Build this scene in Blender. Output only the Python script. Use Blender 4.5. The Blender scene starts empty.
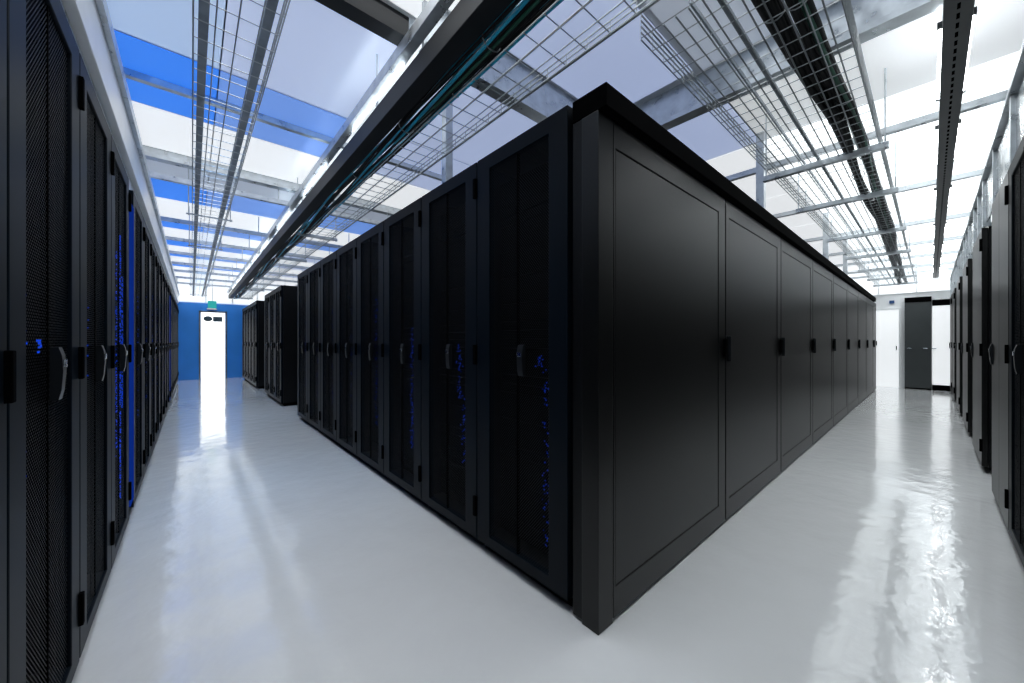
import bpy, bmesh, math, random
from mathutils import Vector, Matrix
random.seed(7)
S = bpy.context.scene
COL = S.collection
PI = math.pi

# ------------------------------------------------------------------ materials
def new_mat(name):
    m = bpy.data.materials.new(name); m.use_nodes = True
    nt = m.node_tree; nt.nodes.clear()
    out = nt.nodes.new('ShaderNodeOutputMaterial')
    return m, nt, out

def pmat(name, col, rough=0.5, metal=0.0, spec=0.5, var=0.0, vscale=6.0, bump=0.0, bscale=200.0, rvar=0.0, coat=0.0):
    m, nt, out = new_mat(name)
    b = nt.nodes.new('ShaderNodeBsdfPrincipled')
    b.inputs['Base Color'].default_value = (*col, 1)
    b.inputs['Roughness'].default_value = rough
    b.inputs['Metallic'].default_value = metal
    b.inputs['Specular IOR Level'].default_value = spec
    b.inputs['Coat Weight'].default_value = coat
    b.inputs['Coat Roughness'].default_value = 0.08
    tc = nt.nodes.new('ShaderNodeTexCoord')
    if var or rvar:
        n = nt.nodes.new('ShaderNodeTexNoise'); n.inputs['Scale'].default_value = vscale
        n.inputs['Detail'].default_value = 4
        nt.links.new(tc.outputs['Object'], n.inputs['Vector'])
        if var:
            r = nt.nodes.new('ShaderNodeMapRange')
            r.inputs[1].default_value = 0.3; r.inputs[2].default_value = 0.7
            r.inputs[3].default_value = 1 - var; r.inputs[4].default_value = 1 + var
            nt.links.new(n.outputs['Fac'], r.inputs[0])
            mx = nt.nodes.new('ShaderNodeVectorMath'); mx.operation = 'SCALE'
            mx.inputs[0].default_value = col
            nt.links.new(r.outputs[0], mx.inputs['Scale'])
            nt.links.new(mx.outputs[0], b.inputs['Base Color'])
        if rvar:
            r2 = nt.nodes.new('ShaderNodeMapRange')
            r2.inputs[1].default_value = 0.3; r2.inputs[2].default_value = 0.7
            r2.inputs[3].default_value = max(0.02, rough - rvar); r2.inputs[4].default_value = rough + rvar
            nt.links.new(n.outputs['Fac'], r2.inputs[0])
            nt.links.new(r2.outputs[0], b.inputs['Roughness'])
    if bump:
        n2 = nt.nodes.new('ShaderNodeTexNoise'); n2.inputs['Scale'].default_value = bscale
        nt.links.new(tc.outputs['Object'], n2.inputs['Vector'])
        bp = nt.nodes.new('ShaderNodeBump'); bp.inputs['Strength'].default_value = bump
        bp.inputs['Distance'].default_value = 0.01
        nt.links.new(n2.outputs['Fac'], bp.inputs['Height'])
        nt.links.new(bp.outputs[0], b.inputs['Normal'])
    nt.links.new(b.outputs[0], out.inputs[0])
    return m

def emat(name, col, strength):
    m, nt, out = new_mat(name)
    e = nt.nodes.new('ShaderNodeEmission')
    e.inputs[0].default_value = (*col, 1); e.inputs[1].default_value = strength
    nt.links.new(e.outputs[0], out.inputs[0])
    return m

def perf_mat(name, col, pitch, rad):
    """sheet steel with staggered round holes (object space x,z)"""
    m, nt, out = new_mat(name)
    L = nt.links.new
    tc = nt.nodes.new('ShaderNodeTexCoord')
    sp = nt.nodes.new('ShaderNodeSeparateXYZ'); L(tc.outputs['Object'], sp.inputs[0])
    def M(op, a, b=None):
        n = nt.nodes.new('ShaderNodeMath'); n.operation = op
        for i, v in ((0, a), (1, b)):
            if v is None: continue
            if isinstance(v, (int, float)): n.inputs[i].default_value = v
            else: L(v, n.inputs[i])
        return n.outputs[0]
    px, pz = pitch, pitch * 1.15
    u = M('DIVIDE', sp.outputs[0], px); v = M('DIVIDE', sp.outputs[2], pz)
    def dist(off):
        fu = M('SUBTRACT', M('FRACT', M('ADD', u, 20 + off)), 0.5)
        fv = M('SUBTRACT', M('FRACT', M('ADD', v, 20 + off)), 0.5)
        fu = M('MULTIPLY', fu, px); fv = M('MULTIPLY', fv, pz)
        return M('SQRT', M('ADD', M('MULTIPLY', fu, fu), M('MULTIPLY', fv, fv)))
    d = M('MINIMUM', dist(0.0), dist(0.5))
    hole = M('LESS_THAN', d, rad)
    b = nt.nodes.new('ShaderNodeBsdfPrincipled')
    b.inputs['Base Color'].default_value = (*col, 1)
    b.inputs['Roughness'].default_value = 0.5; b.inputs['Specular IOR Level'].default_value = 0.3
    t = nt.nodes.new('ShaderNodeBsdfTransparent')
    mx = nt.nodes.new('ShaderNodeMixShader')
    L(hole, mx.inputs[0]); L(b.outputs[0], mx.inputs[1]); L(t.outputs[0], mx.inputs[2])
    L(mx.outputs[0], out.inputs[0])
    return m

def rail_mat(name, axis, c):
    m = pmat(name, (0.045, 0.052, 0.055), 0.42, var=0.12)
    nt = m.node_tree; L = nt.links.new
    b = [n for n in nt.nodes if n.type == 'BSDF_PRINCIPLED'][0]
    out = [n for n in nt.nodes if n.type == 'OUTPUT_MATERIAL'][0]
    tc = nt.nodes.new('ShaderNodeTexCoord'); sp = nt.nodes.new('ShaderNodeSeparateXYZ'); L(tc.outputs['Object'], sp.inputs[0])
    def M(op, a, q):
        n = nt.nodes.new('ShaderNodeMath'); n.operation = op
        for i, v in ((0, a), (1, q)):
            if isinstance(v, (int, float)): n.inputs[i].default_value = v
            else: L(v, n.inputs[i])
        return n.outputs[0]
    t, s_ = (sp.outputs[0], sp.outputs[1]) if axis == 'x' else (sp.outputs[1], sp.outputs[0])
    along = M('LESS_THAN', M('FRACT', M('MULTIPLY', M('ADD', t, 10.0), 14.0), 0), 0.6)
    acr = M('LESS_THAN', M('ABSOLUTE', M('SUBTRACT', s_, c), 0), 0.005)
    k = nt.nodes.new('ShaderNodeBsdfDiffuse'); k.inputs[0].default_value = (.002, .002, .002, 1)
    mx = nt.nodes.new('ShaderNodeMixShader')
    L(M('MULTIPLY', along, acr), mx.inputs[0]); L(b.outputs[0], mx.inputs[1]); L(k.outputs[0], mx.inputs[2]); L(mx.outputs[0], out.inputs[0])
    return m

def glow_mat(name, col, strength, base=(.7, .72, .74)):
    m = pmat(name, base, .6, spec=.2)
    b = [n for n in m.node_tree.nodes if n.type == 'BSDF_PRINCIPLED'][0]
    b.inputs['Emission Color'].default_value = (*col, 1); b.inputs['Emission Strength'].default_value = strength
    return m

def floor_mat():
    m, nt, out = new_mat('epoxy_floor'); L = nt.links.new
    b = nt.nodes.new('ShaderNodeBsdfPrincipled')
    tc = nt.nodes.new('ShaderNodeTexCoord')
    n = nt.nodes.new('ShaderNodeTexNoise'); n.inputs['Scale'].default_value = 0.9; n.inputs['Detail'].default_value = 5
    L(tc.outputs['Object'], n.inputs['Vector'])
    cr = nt.nodes.new('ShaderNodeValToRGB')
    cr.color_ramp.elements[0].position = 0.3; cr.color_ramp.elements[0].color = (0.66, 0.68, 0.69, 1)
    cr.color_ramp.elements[1].position = 0.75; cr.color_ramp.elements[1].color = (0.73, 0.75, 0.76, 1)
    L(n.outputs['Fac'], cr.inputs[0]); L(cr.outputs[0], b.inputs['Base Color'])
    n2 = nt.nodes.new('ShaderNodeTexNoise'); n2.inputs['Scale'].default_value = 7; n2.inputs['Detail'].default_value = 3
    L(tc.outputs['Object'], n2.inputs['Vector'])
    n3 = nt.nodes.new('ShaderNodeTexNoise'); n3.inputs['Scale'].default_value = 34; n3.inputs['Detail'].default_value = 1
    L(tc.outputs['Object'], n3.inputs['Vector'])
    ad = nt.nodes.new('ShaderNodeMath'); ad.operation = 'MULTIPLY_ADD'; ad.inputs[1].default_value = 0.09
    L(n3.outputs['Fac'], ad.inputs[0]); L(n2.outputs['Fac'], ad.inputs[2])
    bp = nt.nodes.new('ShaderNodeBump'); bp.inputs['Strength'].default_value = 0.16; bp.inputs['Distance'].default_value = 0.02
    L(ad.outputs[0], bp.inputs['Height']); L(bp.outputs[0], b.inputs['Normal'])
    b.inputs['Roughness'].default_value = 0.16
    b.inputs['Coat Weight'].default_value = 0.8; b.inputs['Coat IOR'].default_value = 1.75; b.inputs['Coat Roughness'].default_value = 0.045
    L(bp.outputs[0], b.inputs['Coat Normal'])
    L(b.outputs[0], out.inputs[0])
    return m

MAT = dict(
    black=pmat('black_powder_coat', (0.002, 0.0025, 0.0032), 0.45, spec=.2, var=0.12, vscale=9, bump=0.03, bscale=500),
    frame=pmat('black_door_frame', (0.0016, 0.0044, 0.0085), 0.46, spec=.11, var=0.1, vscale=5),
    satin=pmat('black_satin_panel', (0.0020, 0.0023, 0.0024), 0.36, spec=0.36, var=0.1, vscale=3, bump=0.02, bscale=600),
    matte=pmat('matte_black', (0.0012, 0.0012, 0.0015), 0.85, spec=0.02),
    mesh=perf_mat('perforated_steel', (0.010, 0.0125, 0.0155), 0.0125, 0.0050),
    server=pmat('server_face', (0.001, 0.0012, 0.0015), 0.8, spec=.05, var=0.4, vscale=30),
    led=emat('blue_led', (0.008, 0.08, 1.0), 0.75),
    led_dim=emat('blue_led_dim', (0.006, 0.06, 0.8), 0.22),
    bluestrip=emat('blue_strip_light', (0.01, 0.06, 0.55), 0.34),
    handle=pmat('handle_black', (0.008, 0.010, 0.012), 0.34, spec=.35),
    chrome=pmat('lock_chrome', (0.6, 0.65, 0.7), 0.2, metal=1),
    galv=pmat('galvanised_steel', (0.56, 0.60, 0.63), 0.34, metal=0.85, var=0.16, vscale=14, rvar=0.1),
    galvdark=pmat('dull_galvanised', (0.22, 0.25, 0.28), 0.45, metal=0.7, var=0.2, vscale=10),
    wire=pmat('zinc_wire', (0.40, 0.43, 0.45), 0.35, metal=0.55),
    fascia=pmat('brushed_fascia', (0.46, 0.49, 0.50), 0.24, metal=0.75, var=0.2, vscale=5, rvar=0.08),
    raceway=pmat('raceway_paint', (0.84, 0.86, 0.87), 0.35, var=0.04),
    railplain=pmat('rail_dark', (0.012, 0.014, 0.016), 0.5, spec=.3, var=.1),
    rail=pmat('rail_charcoal', (0.045, 0.052, 0.055), 0.42, var=0.12),
    slot=pmat('slot_black', (0.004, 0.004, 0.004), 0.8),
    tube=emat('white_tube', (0.93, 0.97, 1.0), 22.0),
    tube_left=emat('white_tube_cool', (0.82, 0.91, 1.0), 16.0),
    rail_x=rail_mat('slotted_rail_right', 'x', -.078), rail_y=rail_mat('slotted_rail_left', 'y', .842),
    p_blue=glow_mat('diffuser_blue', (0.04, 0.22, 0.90), 0.78, (.1, .25, .6)),  # ceiling brightness and blue light put into these panel colours
    p_blue2=glow_mat('diffuser_soft_blue', (0.16, 0.33, 0.85), 0.66, (.25, .35, .6)),
    p_lav=glow_mat('diffuser_lavender', (0.38, 0.46, 0.70), 0.72),
    p_pale=glow_mat('diffuser_pale_blue', (0.33, 0.47, 0.74), 0.70),
    p_grey=glow_mat('diffuser_cool_grey', (0.42, 0.48, 0.60), 0.42),
    p_white=glow_mat('diffuser_white', (0.95, 0.975, 1.0), 0.72),
    p_bright=glow_mat('diffuser_bright', (0.93, 0.985, 1.0), 1.5),
    p_soft=glow_mat('diffuser_soft_white', (0.95, 0.985, 1.0), 0.42),
    p_strip=glow_mat('diffuser_strip', (0.93, 0.975, 1.0), 0.8),
    white=pmat('white_paint', (0.80, 0.82, 0.83), 0.55, var=0.02),
    ceil=pmat('ceiling_white', (0.83, 0.845, 0.86), 0.6, var=0.02, vscale=2),
    bluewall=pmat('blue_glass_wall', (0.05, 0.30, 0.92), 0.22, var=0.08, vscale=1.5),
    glow=emat('lit_frosted_glass', (0.95, 0.98, 1.0), 2.2),
    glow_soft=glow_mat('lit_frosted_door', (.96, .985, 1.0), .6),  # white surface with brightness put in as emission
    doorwhite=pmat('door_white', (0.84, 0.86, 0.87), 0.3),
    doorgrey=pmat('charcoal_cabinet', (0.045, 0.053, 0.055), 0.4, var=0.06),
    teal=emat('teal_exit_light', (0.05, 0.55, 0.55), 0.7),
    signwhite=pmat('sign_white', (0.75, 0.68, 0.72), 0.5),
    signblue=pmat('sign_blue', (0.02, 0.07, 0.2), 0.4),
    slate=pmat('slate_sign', (0.05, 0.09, 0.12), 0.5),
    cable=pmat('cable_black', (0.003, 0.0035, 0.004), 0.55, spec=.25, bump=0.1, bscale=60),
    cableteal=pmat('cable_teal', (0.015, 0.40, 0.62), 0.35),
    cablegreen=pmat('cable_green', (0.01, 0.10, 0.06), 0.4),
    tie=pmat('cable_tie', (0.25, 0.27, 0.28), 0.5),
    floor=floor_mat(),
)

# ------------------------------------------------------------------ mesh helper
class MB:
    def __init__(s): s.bm = bmesh.new()
    def box(s, x0, x1, y0, y1, z0, z1, bevel=0.0):
        r = bmesh.ops.create_cube(s.bm, size=1.0)
        vs = r['verts']
        for v in vs:
            v.co = Vector(((x0 + x1) / 2 + v.co.x * (x1 - x0), (y0 + y1) / 2 + v.co.y * (y1 - y0), (z0 + z1) / 2 + v.co.z * (z1 - z0)))
        if bevel:
            es = list({e for v in vs for e in v.link_edges})
            bmesh.ops.bevel(s.bm, geom=es, offset=bevel, segments=2, profile=0.6, affect='EDGES')
        return s
    def ring(s, x0, x1, z0, z1, y0, y1, wl, wr, wb, wt):
        """rectangular frame in the xz plane: one welded mesh"""
        o = [(x0, z0), (x1, z0), (x1, z1), (x0, z1)]
        i = [(x0 + wl, z0 + wb), (x1 - wr, z0 + wb), (x1 - wr, z1 - wt), (x0 + wl, z1 - wt)]
        b = s.bm
        V = [[b.verts.new((p[0], y, p[1])) for p in pts] for y in (y0, y1) for pts in (o, i)]
        of, inf, ob, ib = V
        for k in range(4):
            j = (k + 1) % 4
            b.faces.new((of[k], of[j], inf[j], inf[k]))
            b.faces.new((ob[j], ob[k], ib[k], ib[j]))
            b.faces.new((of[j], of[k], ob[k], ob[j]))
            b.faces.new((inf[k], inf[j], ib[j], ib[k]))
        return s
    def tube(s, pts, r, n=6, cap=True):
        b = s.bm; rings = []
        pts = [Vector(p) for p in pts]
        for k, p in enumerate(pts):
            d = (pts[min(k + 1, len(pts) - 1)] - pts[max(k - 1, 0)]).normalized()
            up = Vector((0, 0, 1)) if abs(d.z) < 0.9 else Vector((1, 0, 0))
            a = d.cross(up).normalized(); c = d.cross(a)
            rings.append([b.verts.new(p + a * r * math.cos(2 * PI * q / n) + c * r * math.sin(2 * PI * q / n)) for q in range(n)])
        for k in range(len(rings) - 1):
            for q in range(n):
                b.faces.new((rings[k][q], rings[k][(q + 1) % n], rings[k + 1][(q + 1) % n], rings[k + 1][q]))
        if cap:
            b.faces.new(rings[0]); b.faces.new(rings[-1][::-1])
        return s
    def prism(s, prof, x0, x1, axis='x'):
        """closed profile of (a,b) extruded along an axis; axis x: (y,z); axis y: (x,z)"""
        b = s.bm
        f = (lambda t, p: (t, p[0], p[1])) if axis == 'x' else (lambda t, p: (p[0], t, p[1]))
        A = [b.verts.new(f(x0, p)) for p in prof]; B = [b.verts.new(f(x1, p)) for p in prof]
        n = len(prof)
        for k in range(n): b.faces.new((A[k], A[(k + 1) % n], B[(k + 1) % n], B[k]))
        b.faces.new(A[::-1]); b.faces.new(B)
        return s
    def build(s, name, mat, parent=None, smooth=False):
        bmesh.ops.recalc_face_normals(s.bm, faces=s.bm.faces)
        me = bpy.data.meshes.new(name); s.bm.to_mesh(me); s.bm.free()
        me.materials.append(mat if not isinstance(mat, str) else MAT[mat])
        if smooth:
            for p in me.polygons: p.use_smooth = True
        o = bpy.data.objects.new(name, me); COL.objects.link(o)
        if parent: o.parent = parent
        return o

def empty(name, loc=(0, 0, 0), rz=0.0):
    o = bpy.data.objects.new(name, None); COL.objects.link(o)
    o.empty_display_size = 0.1
    o.location = loc; o.rotation_euler = (0, 0, rz)
    return o
def tag(o, label, cat, group=None, kind=None):
    o['label'] = label; o['category'] = cat
    if group: o['group'] = group
    if kind: o['kind'] = kind
    return o
def struct(o): o['kind'] = 'structure'; return o
def copy_tree(o, parent=None, skip=()):
    c = o.copy(); COL.objects.link(c); c.parent = parent
    for ch in KIDS.get(o.name, []):
        if not ch.name.startswith(skip or ('~',)): copy_tree(ch, c, skip)
    return c
KIDS = {}
def index_kids():
    KIDS.clear()
    for q in bpy.data.objects:
        if q.parent: KIDS.setdefault(q.parent.name, []).append(q)

# ------------------------------------------------------------------ key dimensions (metres)
CAM_H = 1.057
ZC = 2.80            # ceiling
ZB = 2.53            # underside of the ceiling beams
RH = 1.975           # rack height
XL = -0.265          # front plane of the left row
XF = 1.09            # front plane of the mesh-door row on the block
YP = 0.784           # plane of the solid panels on the block
YR = -0.272          # front plane of the right row
X0, X1, Y0, Y1 = -2.2, 12.2, -2.2, 13.5

# ------------------------------------------------------------------ room
struct(MB().box(X0, X1, Y0, Y1, -0.1, 0).build('floor', 'floor'))
struct(MB().box(X0, X1, Y0, Y1, ZC, ZC + 0.1).build('ceiling', 'ceil'))
struct(MB().box(X0 - .1, X0, Y0, Y1, 0, ZC).build('wall_left', 'white'))
struct(MB().box(X0, X1, Y0 - .1, Y0, 0, ZC).build('wall_near', 'white'))
struct(MB().box(X1, X1 + .1, Y0, Y1, 0, ZC).build('wall_right', 'white'))
wf = struct(MB().box(X0, X1, Y1, Y1 + .1, 0, ZC).build('wall_far', 'white'))
# glow panels added to brighten the end walls above partition and doors
def upper_wall_glow(n, pts, frame):
    o = struct(MB().box(*pts).build('window_%d' % n, 'p_strip'))
    m = MB()
    for q in frame: m.box(*q)
    m.build('window_frame', 'raceway', o)
upper_wall_glow(1, (-.9, 2.4, Y1 - .03, Y1 - .001, 2.16, 2.78), [(x - .015, x + .015, Y1 - .045, Y1 - .03, 2.16, 2.78) for x in (-.3, .3, .9, 1.5)])
upper_wall_glow(2, (X1 - .03, X1 - .001, -.9, 2.0, 2.16, 2.78), [(X1 - .045, X1 - .03, y - .015, y + .015, 2.16, 2.78) for y in (-.4, .2, .8, 1.4)])
# blue glazed partition at the end of the left aisle, with the opening for the lit door
m = MB()
for a, b, c, d in ((-1.4, 0.19, 0.0, 2.13), (0.73, 2.4, 0.0, 2.13), (0.19, 0.73, 1.90, 2.13)):
    m.box(a, b, Y1 - 0.06, Y1 - 0.001, c, d)
struct(m.build('wall_end', 'bluewall'))
m = MB()
for x in (0.17, 0.75): m.box(x - .02, x + .02, Y1 - .085, Y1 - .06, 0, 1.92)
m.box(0.15, 0.77, Y1 - .085, Y1 - .06, 1.88, 1.92)
struct(m.build('trim_1', 'galvdark'))
d1 = struct(MB().box(0.20, 0.72, Y1 - .055, Y1 - .01, 0.01, 1.875).build('door_1', 'glow'))
MB().box(0.225, 0.245, Y1 - .10, Y1 - .055, 0.9, 1.05, .004).build('handle', 'chrome', d1)
sg = empty('door_sign', (0.46, Y1 - .056, 1.70)); tag(sg, 'dark slate sign across the top of the lit white door', 'sign')
ell = [(-.115 + .10 * math.cos(t * PI / 12), .075 * math.sin(t * PI / 12)) for t in range(24)]
MB().prism(ell, -.012, 0.0, axis='y').build('plate', 'slate', sg)
MB().box(-.005, .205, -.012, 0.0, -.078, .065, .012).build('plate', 'slate', sg)
ex = empty('exit_sign', (0.44, Y1 - .14, 1.99)); tag(ex, 'teal glowing exit box hung above the white door at the end of the left aisle', 'exit sign')
MB().box(-.10, .09, -.04, .04, 0, .21, .01).build('lamp_box', 'teal', ex)
MB().box(-.12, .10, -.045, .04, -.035, 0, .004).build('lower_tray', 'signwhite', ex)
MB().tube([(0, 0.02, .21), (0, .02, ZC - 1.99)], .008).build('hanger_rod', 'galv', ex)
# right-hand end: bright door, charcoal cabinet, white cabinet, blue sign
m = MB()
m.box(X1 - .035, X1, 0.475, 1.20, 1.79, 1.83); m.box(X1 - .035, X1, 0.43, 0.475, 0, 1.83)
struct(m.build('trim_2', 'white'))
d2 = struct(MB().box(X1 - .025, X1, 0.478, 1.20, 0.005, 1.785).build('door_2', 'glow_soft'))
MB().box(X1 - .07, X1 - .025, 0.50, 0.52, .86, .96, .004).build('handle', 'chrome', d2)
def end_cabinet(name, y0, y1, z0, z1, mat, label, cat, depth, hy, plinth='matte', head=None):
    r = empty(name, (X1 - depth, (y0 + y1) / 2, 0)); tag(r, label, cat)
    w = (y1 - y0) / 2
    MB().box(0.012, depth - .002, -w, w, z0, z1, .004).build('cabinet', mat, r)
    d = MB().box(0, .012, -w + .006, w - .006, z0 + .01, z1 - .01, .003).build('door', mat, r)
    for h in hy:
        MB().box(-.03, 0, h - .035, h + .035, .895, .915, .004).build('handle', 'chrome', d)
    MB().box(0.02, depth - .002, -w, w, 0, z0).build('plinth', plinth, r)
    if head: MB().box(-.01, depth - .002, -w, w, z1, z1 + head, .004).build('header', 'matte', r)
end_cabinet('equipment_cabinet', -.02, .38, .03, 1.93, 'doorgrey', 'tall charcoal cabinet against the white wall at the end of the right aisle', 'cabinet', .12, (.13, -.11), head=.11)
end_cabinet('equipment_cabinet', -.56, -.03, .12, 1.83, 'glow_soft', 'lit white frosted cabinet on a black plinth right of the tall charcoal cabinet', 'cabinet', .10, (.24,), head=.13)  # glow added to brighten this white cabinet
bs = empty('wall_sign', (X1, .585, 1.97)); tag(bs, 'tiny dark blue square sign on the white wall over the bright door', 'sign')
MB().box(-.02, 0, -.04, .04, -.035, .035, .004).build('sign_plate', 'signblue', bs)

# ------------------------------------------------------------------ ceiling beams (structure)
tn = 3
def beam(axis, pos, a0, a1, zb=ZB, mat='galv'):
    global tn
    prof = [(-.045, zb), (.045, zb), (.045, zb + .03), (.012, zb + .03), (.012, ZC), (-.012, ZC), (-.012, zb + .03), (-.045, zb + .03)]
    prof = [(pos + p[0], p[1]) for p in prof]
    o = MB().prism(prof, a0, a1, axis='x' if axis == 'x' else 'y').build('trim_%d' % tn, mat); tn += 1
    struct(o)
def strut(axis, pos, a0, a1, zb=ZB, hang=()):
    global tn
    w, h, t = .022, .045, .004
    prof = [(-w, zb), (w, zb), (w, zb + h), (w - .012, zb + h), (w - .012, zb + h - t), (w - t, zb + h - t), (w - t, zb + t), (-w + t, zb + t), (-w + t, zb + h - t), (-w + .012, zb + h - t), (-w + .012, zb + h), (-w, zb + h)]
    o = MB().prism([(pos + p[0], p[1]) for p in prof], a0, a1, axis=axis).build('trim_%d' % tn, 'galv'); tn += 1
    struct(o)
    for q in hang:
        p = [(q, pos, zb + t), (q, pos, ZC)] if axis == 'x' else [(pos, q, zb + t), (pos, q, ZC)]
        MB().tube(p, .007).build('hanger_rod', 'galv', o)
YB = (1.70, 4.60, 6.15, 7.25, 8.35, 9.45, 10.45, 11.5, 12.6)
beam('x', 1.86, X0, .88, zb=2.66, mat='railplain'); beam('x', 1.70, .885, 2.40, mat='galv')  # left part coloured dark for its unlit underside
beam('x', 4.60, X0, 2.40, zb=2.70); strut('x', 4.60, X0, 2.40, 2.53, (-.6, .7, 1.9))
for y in YB[2:]: strut('x', y, X0, 2.40, 2.53, (-.6, .7, 1.9))
strut('x', 3.36, X0, 2.40, 2.74)
XB = (2.50, 3.72, 5.25, 6.87, 8.3, 9.58, 10.84, 11.75)
beam('y', XB[0], Y0, Y1, zb=2.56)
for x in XB[1:]: strut('y', x, Y0, Y1, 2.53, (-.9, .93, 3.4))

# ------------------------------------------------------------------ racks
def rack_prototype(kind):
    """front faces -y, x runs along the row, origin at the floor in the middle of the front"""
    W = {'mesh': .6, 'solid': .8, 'plain': .95}[kind]; D = 1.1; h = W / 2 - .001
    r = empty('server_rack')
    m = MB()
    m.box(-h, -h + .02, .035, D, .05, RH); m.box(h - .02, h, .035, D, .05, RH)
    m.box(-h + .02, h - .02, .035, D, RH - .025, RH); m.box(-h + .02, h - .02, D - .02, D, .05, RH - .025)
    m.box(-h + .02, h - .02, .035, D - .02, .05, .075)
    m.build('cabinet', 'black', r)
    MB().box(-h + .01, h - .01, .05, D - .02, 0, .05).build('plinth', 'matte', r)
    if kind == 'mesh':
        m = MB()
        m.ring(-h + .003, h - .003, .055, RH - .004, 0, .032, .10, .10, .05, .07)
        d = m.build('door', 'frame', r)
        bv = d.modifiers.new('edge', 'BEVEL'); bv.width = .003; bv.segments = 2
        m = MB()
        m.box(-h + .10, -.004, .009, .0096, .10, RH - .07); m.box(.004, h - .10, .009, .0096, .10, RH - .07)
        m.build('perforated_panel', 'mesh', d)
        MB().box(-.004, .004, .007, .02, .10, RH - .07).build('centre_bar', 'matte', d)
        hx = .035
    elif kind == 'solid':
        d = MB().box(-h + .003, -.003, 0, .032, .055, RH - .004, .003).box(.003, h - .003, 0, .032, .055, RH - .004, .003).build('door', 'satin', r)
        hx = -h + .06
    else:
        d = MB().box(-h + .003, h - .003, 0, .032, .055, RH - .004, .003).build('door', 'satin', r)
        hx = -h + .06
    hd = MB().prism([(p[0], p[1]) for p in [(.009, .905), (.009, 1.042), (-.006, 1.042), (-.012, 1.02), (-.014, .98), (-.011, .93), (-.006, .905)]], hx - .017, hx + .017).build('handle', 'handle', d)
    MB().box(hx - .012, hx + .012, -.017, -.008, .99, 1.010, .002).build('lock', 'chrome', d)
    for z in (.17, .94, 1.785):
        MB().box(h - .022, h - .002, -.011, .006, z, z + .10, .003).build('hinge', 'matte', d)
    if kind == 'mesh':
        m = MB()
        random.seed(3)
        z = .10
        while z < RH - .12:
            u = random.choice((.044, .044, .088, .132)); u = min(u, RH - .08 - z)
            m.box(-h + .06, h - .06, .10 + random.uniform(0, .012), .75, z + .002, z + u - .002)
            z += u
        m.build('server_stack', 'server', r)
    return r
def leds(r, spots):
    """spots: (x, z0, z1, count)"""
    m = MB()
    for (x, z0, z1, n) in spots:
        for k in range(int(n * 2.2)):
            z = z0 + (z1 - z0) * random.random(); xx = x + random.gauss(0, .012)
            s = random.uniform(.0014, .0032)
            m.box(xx - s, xx + s, .0105, .0135, z - s, z + s)
    m.build('status_lights', 'led' if r.location.x < 0 else 'led_dim', r)

P = {k: rack_prototype(k) for k in ('mesh', 'solid', 'plain')}
index_kids()
used = set()
def rack(kind, loc, rz, label, group, led=None, skip=()):
    if kind not in used:
        r = P[kind]; used.add(kind)
    else: r = copy_tree(P[kind], None, skip)
    r.location = loc; r.rotation_euler = (0, 0, rz)
    tag(r, label, 'server rack', group)
    if led: leds_todo.append((r, led))
    return r
leds_todo = []
ORD = 'first second third fourth fifth sixth seventh eighth ninth tenth'.split()
# left row: faces +X
gL = 'mesh door racks along the left wall'
ys = [.265 + .6 * k + .6 for k in range(4)]          # centres
random.seed(11)
names = ['sliver of black rack at the extreme left edge of the picture',
         'nearest full mesh-door rack on the left, blue glints along its near edge',
         'second full mesh-door rack on the left, without blue lights',
         'left mesh-door rack sprinkled with bright blue lights, just before the glowing blue strip']
ledL = [[(.2, .3, 1.8, 10)], [(-.165, .15, .35, 8), (-.17, .6, .95, 24), (-.17, 1.0, 1.25, 10), (-.05, 1.02, 1.06, 5)],
        [(-.1, .9, 1.2, 3)], [(.08, .25, 1.6, 120), (-.05, .5, 1.5, 50), (.15, .7, 1.4, 60)]]
for k in range(4):
    rack('mesh', (XL, .865 + .6 * k, 0), PI / 2, names[k], gL, ledL[k])
for k in range(8):
    rack('mesh', (XL, 3.47 + .6 * k, 0), PI / 2, '%s mesh-door rack beyond the near glowing blue strip, left row' % ORD[k], gL, [(.1, .5, 1.5, 8)])
for k in range(8):
    rack('mesh', (XL, 8.45 + .6 * k, 0), PI / 2, '%s mesh-door rack beyond the far glowing blue strip, left row' % ORD[k], gL, [(.1, .5, 1.5, 6)])
for y, nm in ((3.068, 'glowing blue filler strip in the near gap between left racks'), (8.06, 'glowing blue filler strip in the far gap between left racks')):
    r = empty('blue_light_strip', (XL, y, 0)); tag(r, nm, 'light strip', 'blue strips between the left racks')
    MB().box(-.09, -.045, -.088, .088, 0, RH - .03, .003).build('backing_panel', 'matte', r)
    MB().box(-.045, .004, -.080, .080, .12, RH - .12).build('diffuser', 'bluestrip', r)
# block, left face: faces -X
gB = 'mesh door racks on the left face of the central block'
ledB = [[(.17, .2, .95, 26), (.13, .95, 1.0, 6)], [(.12, .75, 1.05, 22), (.16, .4, .75, 16)], [(.15, .35, 1.15, 60)], [(.12, .4, 1.4, 30)]]
for k in range(8):
    nm = ('mesh-door rack at the near corner of the central block' if k == 0 else
          'last mesh-door rack at the far end of the central block, left face' if k == 7 else
          '%s mesh-door rack from the near corner of the central block, on its left face' % ORD[k])
    rack('mesh', (XF, 1.217 + .6 * k, 0), -PI / 2, nm, gB, ledB[k] if k < 4 else [(.12, .4, 1.4, 10)], ('hinge',) if k == 0 else ())
# blocks further down the left aisle
for k in range(3):
    rack('mesh', (XF, 7.23 + .6 * k, 0), -PI / 2, '%s rack of the small black block just past the central block, left aisle' % ('near', 'middle', 'far')[k].replace('near', 'nearest'), 'racks of the first small block', None)
for k in range(5):
    rack('mesh', (XF - .01, 10.17 + .6 * k, 0), -PI / 2, '%s rack of the farthest black block, beside the blue end wall' % ORD[k].replace('first', 'nearest'), 'racks of the farthest block', None)
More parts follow.
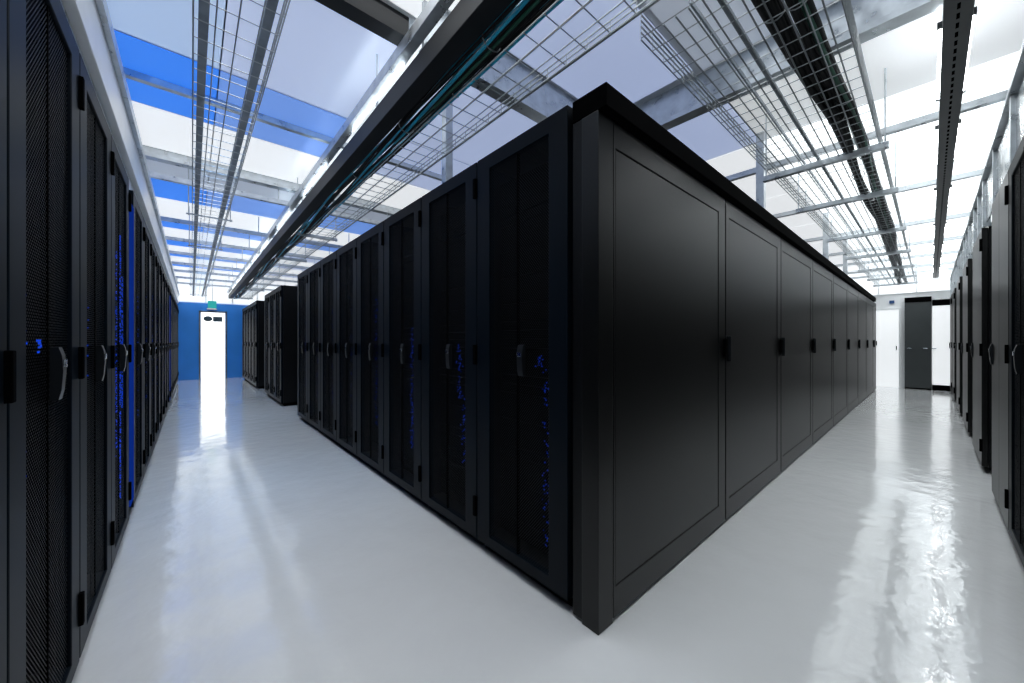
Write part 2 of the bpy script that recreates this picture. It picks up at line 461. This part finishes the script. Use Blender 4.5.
# right row: faces +Y
gR = 'racks along the right aisle'
def right(kind, x, label, led=None): rack(kind, (x, YR, 0), PI, label, gR, led)
right('mesh', 2.337, 'mesh-door rack cut off by the lower right edge of the picture')
right('mesh', 2.94, 'nearest fully seen mesh-door rack at the right edge of the picture')
right('solid', 3.65, 'smooth-doored rack on the right next to the mesh-door rack at the edge')
for k, (x, nm) in enumerate(((4.78, 'plain-doored black rack just past the nearest dark gap in the right row'), (6.45, 'plain-doored black rack past the second dark gap in the right row'),
                             (8.12, 'plain-doored black rack past the third dark gap in the right row'), (9.79, 'plain-doored black rack past the fourth dark gap in the right row'),
                             (11.0, 'last plain-doored black rack of the right row by the white cabinet'))):
    right('plain', x + .475, nm)
for r, l in leds_todo: leds(r, l)
# spare prototypes are all used above

# ------------------------------------------------------------------ the block's right face: solid-panel cabinets
def panel_cabinet(x0, x1, depth, label, first=False):
    w = x1 - x0; H = 1.890
    r = empty('panel_cabinet', (x0, YP, 0)); tag(r, label, 'cabinet', 'solid panel cabinets on the right face of the central block')
    m = MB(); m.box(.003, w - .003, .028, depth, .012, H, .002); m.build('cabinet', 'black', r)
    xs0 = 0.004
    if first:
        MB().box(0, .092, 0, .075, 0, H, .003).build('corner_post', 'satin', r); xs0 = .096
    d = MB().ring(xs0, w - .004, .014, H - .002, 0, .026, .012 if first else .05, .10, .115, .10).build('door', 'satin', r)
    bv = d.modifiers.new('edge', 'BEVEL'); bv.width = .002; bv.segments = 2
    g = .0045
    a = xs0 + (.012 if first else .05)
    MB().box(a + g, w - .104 - g, .002, .024, .129 + g, H - .102 - g, .002).build('inset_panel', 'satin', d)
    MB().box(w - .034, w - .006, -.014, .002, .97, 1.07, .004).build('hinge', 'matte', d)
    if not first:
        MB().box(.012, .040, -.022, .002, .94, 1.09, .006).build('handle', 'handle', d)
    return r
panel_cabinet(1.098, 2.335, .12, 'large solid black panel at the near corner of the block, facing the right aisle', True)
for k in range(8):
    x0 = 2.341 + 1.2 * k; x1 = x0 + (1.194 if k < 7 else .6)
    panel_cabinet(x0, x1, 1.2, ('%s solid black panel cabinet from the corner along the right aisle' % ORD[k + 1]) if k < 7 else 'narrow last solid black cabinet at the far end of the right aisle block')
r = empty('roof_cover', (1.10, .752, 0)); tag(r, 'long black roof cover overhanging the solid panels of the central block', 'roof cover')
MB().box(0, 9.75, 0, .153, 1.893, RH, .003).build('front_lip', 'matte', r)
MB().box(1.24, 9.75, .154, 1.24, 1.893, 1.93, .003).build('top_sheet', 'black', r)
# posts from the rack roofs up to the ceiling
for (x, y, z, nm) in ((3.57, .93, 1.93, 'nearest pale strut post rising from the black roof cover'),
                      (6.45, .93, 1.93, 'second pale strut post rising from the black roof cover'),
                      (8.35, .95, 1.93, 'third pale strut post rising from the black roof cover'),
                      (1.36, 2.25, RH, 'pale strut post rising from the mesh-door racks on the block')):
    o = empty('strut_post', (x, y, z)); tag(o, nm, 'post', 'strut posts above the block')
    prof = [(-.03, 0), (.03, 0)]
    m = MB(); m.box(-.028, .028, -.028, -.02, .006, ZC - z); m.box(-.028, -.02, -.02, .028, .006, ZC - z); m.box(.02, .028, -.02, .028, .006, ZC - z)
    m.build('channel', 'galv', o)
    MB().box(-.045, .045, -.045, .029, 0, .006).build('base_plate', 'galv', o)

# ------------------------------------------------------------------ raceway over the left row, fascia over the right row
r = empty('metal_raceway', (XL, 0, RH)); tag(r, 'long pale metal raceway running above the left row of racks', 'raceway')
MB().box(-.16, -.03, .57, Y1 - .08, 0, .115, .003).build('lower_channel', 'galv', r)
MB().box(-.16, .0, .57, Y1 - .08, .115, .325, .004).build('side_panel', 'raceway', r)
MB().prism([(-.16, .325), (.02, .325), (.02, .385), (.008, .385), (.008, .34), (-.16, .34)], .57, Y1 - .08, axis='y').build('top_rail', 'galv', r)
r = empty('overhead_fascia', (0, YR, RH)); tag(r, 'brushed metal fascia panels in frames above the right row of racks', 'fascia')
ux = [2.04, 2.64, 3.24, 4.05, 4.78, 5.26, 5.73, 6.45, 6.93, 7.40, 8.12, 8.6, 9.07, 9.79, 10.27, 10.74, 11.0, 11.5, 12.0]
for x in ux: MB().box(x - .018, x + .018, -.045, -.004, 0, .37, .002).build('upright', 'galv', r)
for a, b in zip(ux, ux[1:]): MB().box(a + .019, b - .019, -.03, -.022, .03, .34).build('infill_panel', 'fascia', r)
MB().box(2.02, 12.02, -.05, .004, .371, .40, .002).build('top_rail', 'galv', r)
MB().box(2.02, 12.02, -.05, -.046, 0, .03, .001).build('bottom_rail', 'galv', r)

# ------------------------------------------------------------------ light rails
def light_rail(name, axis, c, a0, a1, zb, half, hgt, segs, sides, label, tubemat, hang, railmat, off0=.003, up=0.0, tr=.008):
    r = empty(name); tag(r, label, 'light rail')
    def bx(m, t0, t1, s0, s1, z0, z1, bev=0.0):
        if axis == 'x': m.box(t0, t1, c + s0, c + s1, z0, z1, bev)
        else: m.box(c + s0, c + s1, t0, t1, z0, z1, bev)
        return m
    bx(MB(), a0, a1, -half, half, zb, zb + hgt, .003).build('housing', railmat, r)
    for (t0, t1) in segs:
        for s in sides:
            so = s * (half + off0) if s else 0.0; off = c + so; z = zb + hgt + up
            pts = [(t0, off, z), (t1, off, z)] if axis == 'x' else [(off, t0, z), (off, t1, z)]
            MB().tube(pts, tr, 8).build('tube', tubemat, r)
            for e in (t0 - .02, t1):
                bx(MB(), e, e + .02, so - .012, so + .012, z - .012, z + .012).build('lamp_holder', 'rail', r)
    for t in hang:
        p = [(t, c, zb + hgt), (t, c, ZC)] if axis == 'x' else [(c, t, zb + hgt), (c, t, ZC)]
        MB().tube(p, .006).build('hanger_rod', 'galv', r)
segs = []
bx_ = [.6] + list(XB)
for a, b in zip(bx_, bx_[1:]):
    segs.append((a + .10, min(a + .85, b - .1)))
segs.insert(0, (-.9, .3)); 
light_rail('light_rail', 'x', -.078, -1.4, X1 - .03, 2.44, .042, .07, segs, (-1, 1), 'long slotted charcoal light rail hung along the right aisle ceiling', 'tube', [XB[k] + .1 for k in range(0, 8, 2)], 'rail_x')
segs = []
yb_ = [.2] + list(YB)
for a, b in zip(yb_, yb_[1:]):
    n = max(1, round((b - a) / 1.3)); st = (b - a) / n
    for q in range(n): segs.append((a + st * q + .1, a + st * q + min(.9, st - .1)))
light_rail('light_rail', 'y', .842, .1, Y1 - .1, 2.30, .042, .11, segs, (0,), 'long charcoal light rail beside the cable bundle above the left aisle', 'tube_left', [.2, 2.2, 4.4, 7, 9.6, 12.2], 'railplain', up=.022, tr=.012)
o = MB().box(.77, .82, -1.2, Y1 - .05, ZB - .062, ZB - .002, .002).build('trim_%d' % tn, 'galv'); tn += 1; struct(o)

# glow panels added on the white ceiling; colours stand for its lit bands
def ceiling_glow(x0, x1, y0, y1, mat, label, group):
    cx, cy, a, b = (x0 + x1) / 2, (y0 + y1) / 2, (x1 - x0) / 2, (y1 - y0) / 2
    r = empty('ceiling_light', (cx, cy, ZC)); tag(r, label, 'ceiling light', group)
    MB().box(-a + .004, a - .004, -b + .004, b - .004, -.010, -.003).build('diffuser', mat, r)
    MB().ring(-a, a, -b, b, 0, .011, .004, .004, .004, .004).build('frame', 'raceway', r).rotation_euler = (PI / 2, 0, 0)  # edge of the added glow panel
PLACE = ('left of the narrow wire tray', 'between narrow wire tray and charcoal rail', 'over the central block')
WORD = {'p_blue': 'blue', 'p_blue2': 'soft blue', 'p_lav': 'lavender', 'p_pale': 'pale blue', 'p_grey': 'cool grey', 'p_white': 'white', 'p_bright': 'bright white', 'p_soft': 'softly lit white'}
def BW(y0, y1, *mats): return (y0, y1, mats)
bands = [BW(.30, 1.66, 'p_pale', 'p_white', 'p_lav'), BW(1.75, 2.98, 'p_pale', 'p_lav', 'p_lav'), BW(3.0, 3.78, 'p_blue', 'p_blue2', 'p_lav'), BW(3.8, 4.57, 'p_white', 'p_white', 'p_white'),
         BW(4.63, 5.40, 'p_grey', 'p_grey', 'p_grey'), BW(5.42, 6.10, 'p_blue', 'p_blue2', 'p_blue2'), BW(6.12, 7.0, 'p_white', 'p_white', 'p_white'), BW(7.02, 7.62, 'p_blue', 'p_blue2', 'p_blue2'),
         BW(7.64, 8.4, 'p_white', 'p_white', 'p_white'), BW(8.42, 8.98, 'p_blue', 'p_blue2', 'p_lav'), BW(9.0, 9.62, 'p_white', 'p_white', 'p_white'), BW(9.64, 10.1, 'p_blue', 'p_blue2', 'p_lav'),
         BW(10.12, 10.9, 'p_white', 'p_white', 'p_white'), BW(10.92, 11.4, 'p_blue', 'p_blue2', 'p_lav'), BW(11.42, 13.3, 'p_white', 'p_white', 'p_white')]
cnt = {}
for k, (y0, y1) in enumerate(((.30, 1.66), (1.75, 4.57), (4.63, 6.1), (6.2, 8.3), (8.4, 10.4), (10.5, 13.3))):
    ceiling_glow(1.004, 1.19, y0, y1, MAT['p_strip'], '%s narrow bright white ceiling panel above the charcoal rail of the left aisle' % ORD[k], 'bright ceiling strip above the charcoal rail')
for (y0, y1, mats) in bands:
    for c, (x0, x1) in enumerate(((-1.5, .135), (.135, 1.0), (1.195, 2.42))):
        if c == 2 and y0 < 1: y0 = 1.0
        if c < 2: y0, y1 = (1.905 if y0 == 1.75 else y0), (1.815 if y1 == 1.66 else y1)
        elif y0 == 1.905: y0 = 1.75
        if c == 2 and y1 == 1.815: y1 = 1.66
        w_ = WORD[mats[c]]; key = (w_, c); k = cnt.get(key, 0); cnt[key] = k + 1
        ceiling_glow(x0, x1, y0, y1, MAT[mats[c]], '%s %s ceiling panel %s' % (ORD[k], w_, PLACE[c]), 'backlit ceiling panels over the left aisle')
xe = [1.30] + list(XB) + [12.15]
for k, (a, b) in enumerate(zip(xe, xe[1:])):
    q = ['p_grey', 'p_soft'][k > 0] if k < 2 else 'p_bright'
    if k == 0: b -= .03
    ceiling_glow(a + .008, b - .008, -1.9, .965, MAT[q], '%s backlit %s ceiling panel over the right aisle from the camera' % (ORD[k], WORD[q]), 'backlit ceiling panels over the right aisle')
    if k: ceiling_glow(a + .008, b - .008, .97, 6.0, MAT['p_lav' if k < 2 else 'p_white'], '%s ceiling panel over the block, counted along the right aisle' % ORD[k - 1], 'backlit ceiling panels over the block')

# ------------------------------------------------------------------ wire trays
def wire_tray(axis, s0, s1, a0, a1, z, label, pitch, nlong, wall, supports, heavy=(), thick=(), bw=.02, bh=.05, wr=.0026, rails=True, wall_sides=(1, 1), e0=.045, e=.045):
    r = empty('wire_basket_tray'); tag(r, label, 'cable tray')
    P3 = (lambda t, s, zz: (t, s, zz)) if axis == 'x' else (lambda t, s, zz: (s, t, zz))
    m = MB()
    t = a0
    while t <= a1:
        pts = [P3(t, s0, z), P3(t, s1, z)]
        if wall_sides[0]: pts.insert(0, P3(t, s0, z + wall))
        if wall_sides[1]: pts.append(P3(t, s1, z + wall))
        m.tube(pts, wr, 4, False); t += pitch
    for k in range(nlong + 1):
        s = s0 + (s1 - s0) * k / nlong
        m.tube([P3(a0, s, z - wr * 2), P3(a1, s, z - wr * 2)], wr * 1.15, 5)
    for sd, s in ((0, s0), (1, s1)):
        if wall_sides[sd]:
            for q in ((.25, .5, .75, 1.0) if wall > .08 else (.5, 1.0)): m.tube([P3(a0, s, z + wall * q), P3(a1, s, z + wall * q)], wr * 1.3, 5)
    for s, q in thick: m.tube([P3(a0, s, z - .006), P3(a1, s, z - .006)], q, 8)
    m.build('wire_mesh', 'wire', r)
    for s, w in heavy:
        m = MB()
        if axis == 'x': m.box(a0, a1, s - w / 2, s + w / 2, z + .008, z + .03, .002)
        else: m.box(s - w / 2, s + w / 2, a0, a1, z + .008, z + .03, .002)
        m.build('carrier_rail', 'galvdark', r)
    for t in supports:
        m = MB()
        if axis == 'x': m.box(t - bw, t + bw, s0 - e0, s1 + e, z - bh, z - .009, .003)
        else: m.box(s0 - e0, s1 + e, t - bw, t + bw, z - bh, z - .009, .003)
        m.build('trapeze_bar', 'galv', r)
        for s in (s0 - e0 * .6, s1 + e * .6):
            MB().tube([P3(t, s, z - bh - .005), P3(t, s, ZC)], .005, 6).build('hanger_rod', 'galv', r)
    return r
wire_tray('y', .004, .268, -.9, Y1 - .15, 2.30, 'narrow wire basket tray running above the middle of the left aisle', .115, 4, .06, [4.68, 6.23, 8.43, 10.53, 12.68], heavy=((.035, .032), (.225, .032)), bw=.009, bh=.025)
wire_tray('y', 1.0, 1.27, -.3, Y1 - .15, 2.30, 'wire tray carrying the teal-flecked cable bundle over the front edge of the block', .115, 3, .05, [.55, 4.68, 6.23, 8.43, 10.53, 12.68], wall_sides=(0, 1), thick=((1.09, .0045), (1.268, .007)), wr=.003, e0=.10, bw=.007, bh=.045)
wire_tray('x', .215, .80, 1.42, X1 - .25, 2.33, 'wide wire basket tray with two black cable bundles above the right aisle', .10, 12, .10, [3.31, 4.35, 5.9, 7.4, 8.9, 10.3, 11.5], heavy=((.52, .016), (.60, .008)), wr=.0028)

# ------------------------------------------------------------------ cable bundles
def bundle(axis, path, z, strands, rad, spread, label, mats, tie_every, group, lift=0.0):
    """path: list of (t, s); strands wind loosely round the path"""
    r = empty('cable_bundle'); tag(r, label, 'cable bundle', group)
    def at(t):
        for (ta, sa), (tb, sb) in zip(path, path[1:]):
            if t <= tb:
                u = max(0, (t - ta) / (tb - ta)); u = u * u * (3 - 2 * u)
                return sa + (sb - sa) * u
        return path[-1][1]
    t0, t1 = path[0][0], path[-1][0]
    n = int((t1 - t0) / .16)
    for k in range(strands):
        ph = 2 * PI * k / strands; ring = 1.0 if k else 0.0
        w1 = random.uniform(.5, 1.2); w2 = random.uniform(0, 6)
        pts = []
        for q in range(n + 1):
            t = t0 + (t1 - t0) * q / n
            a = ph + t * .9 * w1
            s = at(t) + ring * spread * math.cos(a) + .006 * math.sin(t * 2.3 + w2)
            zz = z + spread + rad + ring * spread * .8 * math.sin(a) + .004 * math.sin(t * 3.1 + w2)
            pts.append((t, s, zz) if axis == 'x' else (s, t, zz))
        MB().tube(pts, rad, 6).build('cable', mats[k % len(mats)], r, True)
    t = t0 + .3
    while t < t1:
        s = at(t); m = MB(); R = spread + rad * 1.15
        ringp = [(R * math.cos(2 * PI * q / 14), R * .88 * math.sin(2 * PI * q / 14)) for q in range(15)]
        pts = [((t, s + a, z + spread + rad + b) if axis == 'x' else (s + a, t, z + spread + rad + b)) for a, b in ringp]
        m.tube(pts, .003, 5).build('cable_tie', 'tie', r); t += tie_every
bundle('x', [(1.45, .415), (2.0, .405), (3.0, .36), (4.2, .375), (6, .36), (8, .40), (11.8, .44)], 2.333, 7, .013, .022, 'left of two thick black cable bundles lying in the wide right-hand tray', ['cable'], 1.1, 'cable bundles in the right-hand tray')
bundle('x', [(1.45, .34), (2.0, .33), (3.0, .295), (4.2, .30), (6, .30), (8, .33), (11.8, .36)], 2.333, 7, .012, .020, 'right of two black cable bundles in the wide tray, with a green cable', ['cable', 'cable', 'cable', 'cablegreen', 'cable', 'cable', 'cable'], .9, 'cable bundles in the right-hand tray')
bundle('y', [(.1, .938), (2, .936), (5, .938), (9, .94), (13.2, .94)], 2.262, 15, .0085, .038, 'dark cable bundle with teal strands, beside the charcoal rail over the left aisle', ['cable', 'cableteal', 'cable', 'cable', 'cableteal', 'cable', 'cable', 'cableteal', 'cable', 'cablegreen', 'cable', 'cable', 'cableteal', 'cable', 'cable'], .8, 'cable bundles beside the charcoal rail')
bundle('y', [(.1, 1.02), (2, 1.016), (5, 1.02), (9, 1.022), (13.2, 1.022)], 2.306, 6, .007, .013, 'thin bundle with blue-teal strands beside the thick one over the block', ['cableteal', 'cable', 'cable', 'cable', 'cableteal', 'cable'], 1.2, 'cable bundles beside the charcoal rail')

# ------------------------------------------------------------------ lights, world, camera
def area(name, loc, rot, sx, sy, power, col, spread=100):
    l = bpy.data.lights.new(name, 'AREA'); l.shape = 'RECTANGLE'; l.size = sx; l.size_y = sy; l.energy = power; l.color = col; l.spread = math.radians(spread)
    o = bpy.data.objects.new(name, l); COL.objects.link(o); o.location = loc; o.rotation_euler = rot
    return o
# fill lights added under the ceiling to brighten the floor, spread kept narrow
PW = 6.9
for (y0, y1, mats) in bands:
    if y0 < .9: y0 = .30
    blue = mats[0] == 'p_blue'
    area('panel_beam', (.45, (y0 + y1) / 2, ZC - .02), (0, 0, 0), 1.3, y1 - y0, PW * (y1 - y0) * 1.3 * (.8 if blue else 1), (.36, .62, 1.0) if blue else (.96, .98, 1.0), 70 if blue else 100)
for k, (a, b) in enumerate(zip(xe, xe[1:])):
    area('panel_beam', ((a + b) / 2, .28, ZC - .02), (0, 0, 0), b - a - .1, 1.0, PW * (b - a) * (1.0 if k < 6 else 1.2), (.95, .985, 1.0))
w = bpy.data.worlds.new('world'); S.world = w; w.use_nodes = True
w.node_tree.nodes['Background'].inputs[0].default_value = (0.5, 0.6, 0.75, 1)
w.node_tree.nodes['Background'].inputs[1].default_value = 0.05

cam = bpy.data.cameras.new('camera'); cam.sensor_width = 36; cam.lens = 36 * 366 / 1024
co = bpy.data.objects.new('camera', cam); COL.objects.link(co)
co.location = (0, 0, CAM_H); co.rotation_euler = (PI / 2, 0, -math.atan2(366 / 555.6, 366 / 486.2))
cam.clip_start = .02
S.camera = co
S.view_settings.view_transform = 'Standard'; S.view_settings.look = 'None'
S.view_settings.exposure = 0; S.view_settings.gamma = 1; S.view_settings.use_curve_mapping = False
